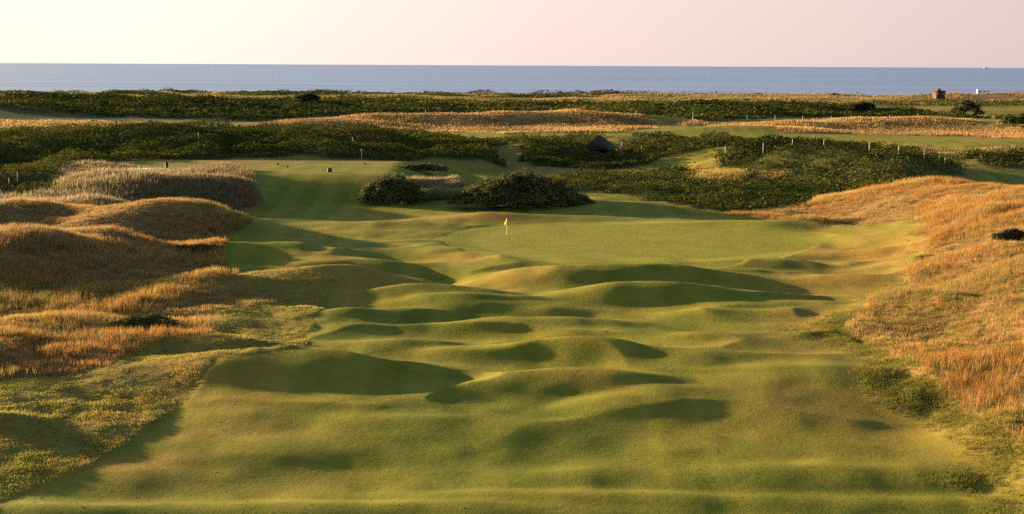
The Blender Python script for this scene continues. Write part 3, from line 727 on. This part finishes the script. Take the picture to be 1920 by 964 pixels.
ORD = ('first second third fourth fifth sixth seventh eighth ninth tenth eleventh twelfth thirteenth fourteenth fifteenth sixteenth seventeenth eighteenth nineteenth twentieth').split()
def copy_tree(o):
    c = o.copy(); COL.objects.link(c)
    for ch in [q for q in S.objects if q.parent == o]:
        d = ch.copy(); COL.objects.link(d); d.parent = c
    return c
crest = [(32, 173), (75, 172), (108, 172), (168, 173), (227, 172), (257, 173), (312, 172), (417, 173), (487, 174), (593, 175), (773, 175), (880, 176), (1005, 177), (1078, 177), (1420, 180), (1563, 180)]
proto = None
for k, (u, v) in enumerate(crest):
    lab = 'low dark scrub on the dune crest against the sea, %s from the left' % ORD[k]
    if proto is None:
        proto = o = shrub('crest_scrub', lab, 'scrub', u, v, heap(6.5, 1.7, 4, 4, 21), .45, 500, DARK, 'scrub along the dune crest')
    else:
        o = copy_tree(proto); o['label'] = lab
        x, y = hit(u, v); o.location = (x[0], y[0], surface(x, y)[0] - .1)
        s_ = .5 if u > 1400 else random.Random(k).uniform(.75, 1.25); o.scale = (s_, 1, (1.0 if u > 1400 else s_)); o.rotation_euler.z = (k * 2.3) % 3.1 * .3

# ------------------------------------------------------------------ built things
def box(x0, x1, y0, y1, z0, z1):
    V = np.array([(x, y, z) for z in (z0, z1) for y in (y0, y1) for x in (x0, x1)], float)
    Fq = np.array([(0, 2, 3, 1), (4, 5, 7, 6), (0, 1, 5, 4), (2, 6, 7, 3), (0, 4, 6, 2), (1, 3, 7, 5)])
    return V, Fq

def part(name, parts, mat, parent=None, bevel=0.0, **props):
    V, Fc = join(parts if isinstance(parts, list) else [parts])
    o = link(name, mesh_np(name, V, Fc, mat), parent, **props)
    if bevel:
        b = o.modifiers.new('bevel', 'BEVEL'); b.width = bevel; b.segments = 2
    return o

def prism(pts, y0, y1):
    """a side outline pts (x, z) drawn from y0 to y1; sides as a fan of quads"""
    n = len(pts); c = np.mean(np.array(pts), 0)
    V = np.array([(p[0], y0, p[1]) for p in pts] + [(p[0], y1, p[1]) for p in pts] + [(c[0], y0, c[1]), (c[0], y1, c[1])], float)
    Fq = [(i, (i + 1) % n, n + (i + 1) % n, n + i) for i in range(n)]
    tri = [(2 * n, (i + 1) % n, i, i) for i in range(n)] + [(2 * n + 1, n + i, n + (i + 1) % n, n + (i + 1) % n) for i in range(n)]
    return V, np.array(Fq), np.array([t[:3] for t in tri])

def prism_obj(name, pts, y0, y1, mat, parent):
    V, Fq, Ft = prism(pts, y0, y1)
    me = bpy.data.meshes.new(name); me.from_pydata([tuple(v) for v in V], [], [tuple(int(q) for q in f) for f in Fq] + [tuple(int(q) for q in f) for f in Ft]); me.update()
    me.materials.append(mat); return link(name, me, parent)

def empty(name, loc, rz=0.0, **props):
    o = bpy.data.objects.new(name, None); COL.objects.link(o); o.location = loc; o.rotation_euler = (0, 0, rz); o.empty_display_size = .3
    for k, v in props.items(): o[k] = v
    return o

def ground_at(u, v, off=0.0):
    x, y = hit(u, v, off); return float(x[0]), float(y[0]), float(surface(x, y)[0])

M['white'] = plain('white_paint', (.78, .76, .70), .5)
M['black'] = plain('black_paint', (.02, .02, .02), .5)
M['yellow'] = leaf_mat('flag_cloth', .4)
M['roof'] = plain('roof_slate', (.003, .003, .005), .6, var=.35, scale=2.5, spec=.12)
M['board'] = plain('dark_board', (.03, .025, .02), .7, scale=6)
M['brick'] = plain('brown_brick', (.055, .026, .012), .85, var=.25, scale=2)
M['slab'] = plain('concrete_slab', (.035, .026, .02), .85, scale=2)
M['caravan'] = plain('caravan_shell', (.75, .70, .68), .4, var=.04)
M['glass'] = plain('dark_glass', (.03, .035, .045), .15, var=.1, spec=.6)
M['tyre'] = plain('tyre_rubber', (.025, .025, .025), .8)
M['hazed_steel'] = plain('hazed_ship_steel', (.46, .39, .41), .7, var=.05, scale=.1)  # pale tone: distance haze put into the ship's colour
M['mint'] = plain('mint_turf_mat', (.30, .55, .42), .7, var=.2, scale=1.2)
M['postwood'] = plain('post_white', (.34, .32, .28), .6, var=.08)

# flag on the green
x, y, z = ground_at(950, 457)
fr = empty('golf_flag', (x, y, z), label='yellow golf flag on a white and black stick in the putting green', category='golf flag')
part('lower_stick', [tube((0, 0, -.05), (0, 0, .74), .016, .016, 8)], M['black'], fr)
part('upper_stick', [tube((0, 0, .74), (0, 0, 2.14), .015, .010, 8)], M['white'], fr)
gx, gz = np.meshgrid(np.linspace(0, 1, 9), np.linspace(0, 1, 9))
wv = .03 * np.sin(gx * 6 + gz * 2)
FV = np.stack([-.012 - gx * (.10 + .14 * (1 - gz)), wv + .05 * gx, 2.10 - .02 * gx - (1 - gz) * (.46 + .04 * gx) - .22 * gx * gz], -1).reshape(-1, 3)
ii = np.arange(81).reshape(9, 9)
FQ = np.stack([ii[:-1, :-1], ii[:-1, 1:], ii[1:, 1:], ii[1:, :-1]], -1).reshape(-1, 4)
link('flag', mesh_np('flag', FV, FQ, M['yellow'], smooth=True, tint=np.tile(np.array([[.85, .60, .08]]), (81, 1))), fr)
th = np.arange(16) * 2 * math.pi / 16
cup = np.concatenate([np.stack([.054 * np.cos(th), .054 * np.sin(th), np.full(16, .004)], 1), np.stack([.054 * np.cos(th), .054 * np.sin(th), np.full(16, -.1)], 1)])
q = np.arange(16); link('hole', mesh_np('hole', cup, np.stack([q, (q + 1) % 16, 16 + (q + 1) % 16, 16 + q], 1), M['black']), fr)

# shelter: only its steep roof shows above the bracken
x, y, z = ground_at(1124, 279, .9)
d = ray(1124, 252); apex = CAM[2] + d[2] / d[1] * y
sh = empty('shelter', (x, y, z), math.radians(-24), label='shelter with black pyramid roof sunk in the bracken', category='shelter')
ah = apex - z; eh = ah - 26.5 * y / F; w = 34 * y / F / 1.26
prof = [(1.0, 0.0), (.65, .35), (.32, .68), (0.0, 1.0)]
V = []; Fq = []
for (k, hh) in prof[:-1]:
    for (sx, sy) in ((-1, -1), (1, -1), (1, 1), (-1, 1)): V.append((sx * w * k, sy * w * k, eh + (ah - eh) * hh))
V.append((0, 0, ah))
for l in range(2):
    for q in range(4): Fq.append((l * 4 + q, l * 4 + (q + 1) % 4, (l + 1) * 4 + (q + 1) % 4, (l + 1) * 4 + q))
for q in range(4): Fq.append((8 + q, 8 + (q + 1) % 4, 12))
Fq.append((3, 2, 1, 0))
me = bpy.data.meshes.new('roof'); me.from_pydata(V, [], Fq); me.materials.append(M['roof']); roof = link('roof', me, sh)
part('finial', [tube((0, 0, ah - .12), (0, 0, ah + .06), .10, .05, 8)], M['black'], roof)
part('wall', [box(-w * .78, w * .78, w * .70, w * .78, -.5, eh - .01), box(-w * .78, -w * .70, -w * .3, w * .697, -.5, eh - .01), box(w * .70, w * .78, -w * .3, w * .697, -.5, eh - .01)], M['board'], sh)
for sx in (-1, 1): part('post', [tube((sx * w * .8, -w * .8, -.5), (sx * w * .8, -w * .8, eh - .01), .07, .07, 8)], M['board'], sh)
part('bench', [box(-w * .6, w * .6, w * .40, w * .66, .40, .46), box(-w * .55, -w * .5, w * .42, w * .64, -.3, .397), box(w * .5, w * .55, w * .42, w * .64, -.3, .397)], M['board'], sh)

# brown hut on the dunes
x, y, z = ground_at(1760, 187); hs = y / F
hut = empty('lookout_hut', (x, y, z), math.radians(38), label='square brown lookout hut on the dunes before the sea', category='hut')
hw, hh = 8.0 * hs, 14.5 * hs
part('wall', [box(-hw, hw, -hw, hw, -.6, hh)], M['brick'], hut)
rf = part('roof', [box(-hw - .25, hw + .25, -hw - .25, hw + .25, hh + .003, hh + .45)], M['slab'], hut)
part('roof_hatch', [box(-hw * .55, hw * .1, -hw * .4, hw * .4, hh + .453, hh + 1.3)], M['brick'], rf)
dr = part('door', [box(-hw - .06, -hw - .003, -.55, .55, 0, 2.1)], M['board'], hut)
part('window', [box(-hw * .5, hw * .5, -hw - .05, -hw - .003, hh * .62, hh * .78)], M['glass'], hut)

# motorhome by the beach
x, y, z = ground_at(1844, 177); cs = y / F; L = 12 * cs; Hc = 8.2 * cs
mh = empty('motorhome', (x, y, z + .12), math.radians(-8), label='white motorhome parked on the dunes beside the sea', category='motorhome')
body = prism_obj('body', [(-L, .4), (L * .96, .4), (L * .96, 1.25), (L * .74, 1.5), (L * .58, Hc * .80), (L * .66, Hc * .86), (L * .60, Hc), (-L, Hc)][::-1], -1.1, 1.1, M['caravan'], mh)
part('windscreen', [box(L * .60, L * .70, -1.12, -1.103, 1.3, 1.75)], M['glass'], mh)
for k, (a, b) in enumerate([(-.78, -.45), (.0, .22)]): part('window', [box(L * a, L * b, -1.13, -1.103, Hc * .52, Hc * .78)], M['glass'], mh)
part('door', [box(-L * .3, -L * .12, -1.125, -1.103, .5, Hc * .86)], M['caravan'], mh)
for wx in (-.55, .68):
    for wy in (-1.05, .85):
        part('wheel', [tube((L * wx, wy, .34), (L * wx, wy + .2, .34), .36, .36, 14), tube((L * wx, wy - .01, .34), (L * wx, wy, .34), .02, .36, 14)], M['tyre'], mh)

# ship far out
d = ray(1850, 126.5); t = 30000 / d[1]
sp = empty('cargo_ship', (d[0] * t, 30000, SEA_Z), math.radians(0), label='faint pale ship on the sea horizon', category='ship')
sp.scale = (1.7, 1.7, 1.1)
prism_obj('hull', [(-38, 0), (34, 0), (42, 9), (-40, 9)][::-1], -7, 7, M['hazed_steel'], sp)
part('deckhouse', [box(-30, 14, -5, 5, 9.02, 17), box(-24, 2, -4, 4, 17.02, 22)], M['hazed_steel'], sp)
part('funnel', [tube((-16, 0, 22.02), (-16, 0, 28), 2, 1.6, 10)], M['hazed_steel'], sp)

# pale shed at the right edge
x, y, z = ground_at(1930, 226)
sd = empty('shed', (x, y, z), math.radians(10), label='low shed with a pale roof behind the bright green bush', category='shed')
ss = y / F
part('wall', [box(-18 * ss, 18 * ss, -2, 2, -.6, 4 * ss)], M['slab'], sd)
prism_obj('roof', [(-20 * ss, 4 * ss + .01), (20 * ss, 4 * ss + .01), (17 * ss, 8 * ss), (-17 * ss, 8 * ss)][::-1], -2.3, 2.3, M['caravan'], sd)
part('door', [box(-.5, .5, -2.05, -2.003, 0, 1.2)], M['board'], sd)

# things on the tee
x, y, z = ground_at(618, 323)
tb = empty('tee_box', (x, y, z), math.radians(14), label='dark wooden box standing alone on the tee', category='box')
part('body', [box(-.24, .24, -.2, .2, 0, .40)], M['board'], tb, .01)
part('lid', [box(-.27, .27, -.23, .23, .403, .46)], M['board'], tb, .01)
part('handle', [box(-.08, .08, -.25, -.233, .42, .44)], M['black'], tb)
for k, (u, v, lab) in enumerate([(521, 309.5, 'small dark tee marker, leftmost on the tee'), (539, 314, 'small dark tee marker nearer the front of the tee'), (684, 308, 'small dark tee marker at the right back of the tee')]):
    x, y, z = ground_at(u, v)
    tm = empty('tee_marker', (x, y, z), label=lab, category='tee marker', group='tee markers')
    part('body', [tube((0, 0, 0), (0, 0, .10), .10, .16, 10), tube((0, 0, .10), (0, 0, .22), .16, .04, 10)], M['black'], tm)
    part('spike', [tube((0, 0, -.1), (0, 0, .0), .012, .02, 6)], M['black'], tm)
x, y = -40.3, 161.5; z = float(surface(np.array([x]), np.array([y]))[0])
bn = empty('litter_bin', (x, y, z), label='dark slim litter bin beside the mint mat behind the grassy dune', category='bin')
part('body', [tube((0, 0, 0), (0, 0, .75), .16, .20, 12)], M['black'], bn)
part('lid', [tube((0, 0, .753), (0, 0, .86), .21, .08, 12)], M['black'], bn)
x, y = -41.0, 159.5; z = float(surface(np.array([x]), np.array([y]))[0])
tmat = empty('tee_mat', (x, y, z + .02), math.radians(4), label='mint green practice mat behind the grassy dune', category='mat')
part('surface', [box(-3.2, 3.0, -1.0, 1.2, .06, .12)], M['mint'], tmat)
part('frame', [box(-3.3, 3.1, -1.1, -1.003, -.2, .13), box(-3.3, 3.1, 1.203, 1.3, -.2, .13), box(-3.3, -3.203, -1.0, 1.2, -.2, .13), box(3.003, 3.1, -1.0, 1.2, -.2, .13)], M['postwood'], tmat)
x, y, z = ground_at(1131, 180)
part('stake', [tube((0, 0, -.3), (0, 0, 2.6), .14, .12, 8)], M['board'], None, label='thin dark stake on the sandy knoll by the sea', category='stake').location = (x, y, z)

# white posts: (u, top v, foot v, height of the growth it stands in)
ROWS = [
 ('white post on the far left grass strip', 'posts along the left grass strip', 0.2, [(9, 243, 249), (57, 240, 247), (157, 232, 239), (200, 227, 233), (252, 231, 238), (301, 229, 239), (334, 236, 241)]),
 ('white post behind the far tan bank', 'posts along the top of the far tan bank', 0.2, [(492, 216, 222), (597, 208, 215), (798, 206, 213), (847, 208, 213), (895, 207, 213), (940, 208, 214), (985, 208, 213), (1033, 201, 209), (1086, 201, 207), (1193, 207, 213), (1247, 209, 215)]),
 ('white post along the dark bracken edge beyond the right bank', 'posts along the right bank', 0.2, [(1299, 211, 223), (1349, 215, 224), (1401, 217, 224), (1453, 217, 225), (1505, 217, 224), (1559, 217, 225), (1613, 217, 224), (1668, 216, 223), (1721, 213, 220), (1765, 211, 216), (1812, 212, 219), (1864, 216, 222)]),
 ('white post on the big dark bracken hill', 'posts over the right bracken hill', 1.0, [(1203, 273, 278), (1360, 274, 283), (1431, 268, 278), (1486, 261, 266), (1545, 261, 266), (1630, 268, 275), (1685, 273, 280), (1733, 279, 288), (1761, 284, 296), (1772, 295, 301)]),
 ('white post in the left bracken', 'posts in the left bracken', .9, [(1, 355, 370), (17, 333, 345), (33, 322, 336), (372, 249, 257), (661, 258, 265), (678, 280, 288)]),
 ('white post beside the black roof', 'posts beside the shelter', .9, [(1163, 271, 278), (1166, 266, 278)]),
]
pv, pf = join([tube((0, 0, -1.2), (0, 0, .96), .036, .034, 8), tube((0, 0, .96), (0, 0, 1.0), .034, .01, 8)])
post_me = mesh_np('marker_post', pv, pf, M['postwood'])
for lab, grp, off, pts in ROWS:
    for k, (u, vt, vb) in enumerate(pts):
        x, y = hit(u, vb, off); x, y = float(x[0]), float(y[0])
        d = ray(u, vb); z0 = CAM[2] + d[2] / d[1] * y
        h = (vb - vt) * y / F
        l2 = lab + ', %s from the left' % ORD[k] if grp != 'posts beside the shelter' else ('short white post next to a taller one beside the black roof', 'taller white post of the pair beside the black roof')[k]
        o = link('marker_post', post_me, label=l2, category='post', group=grp); o.location = (x, y, z0); o.scale = (1 + y / 900, 1 + y / 900, h)
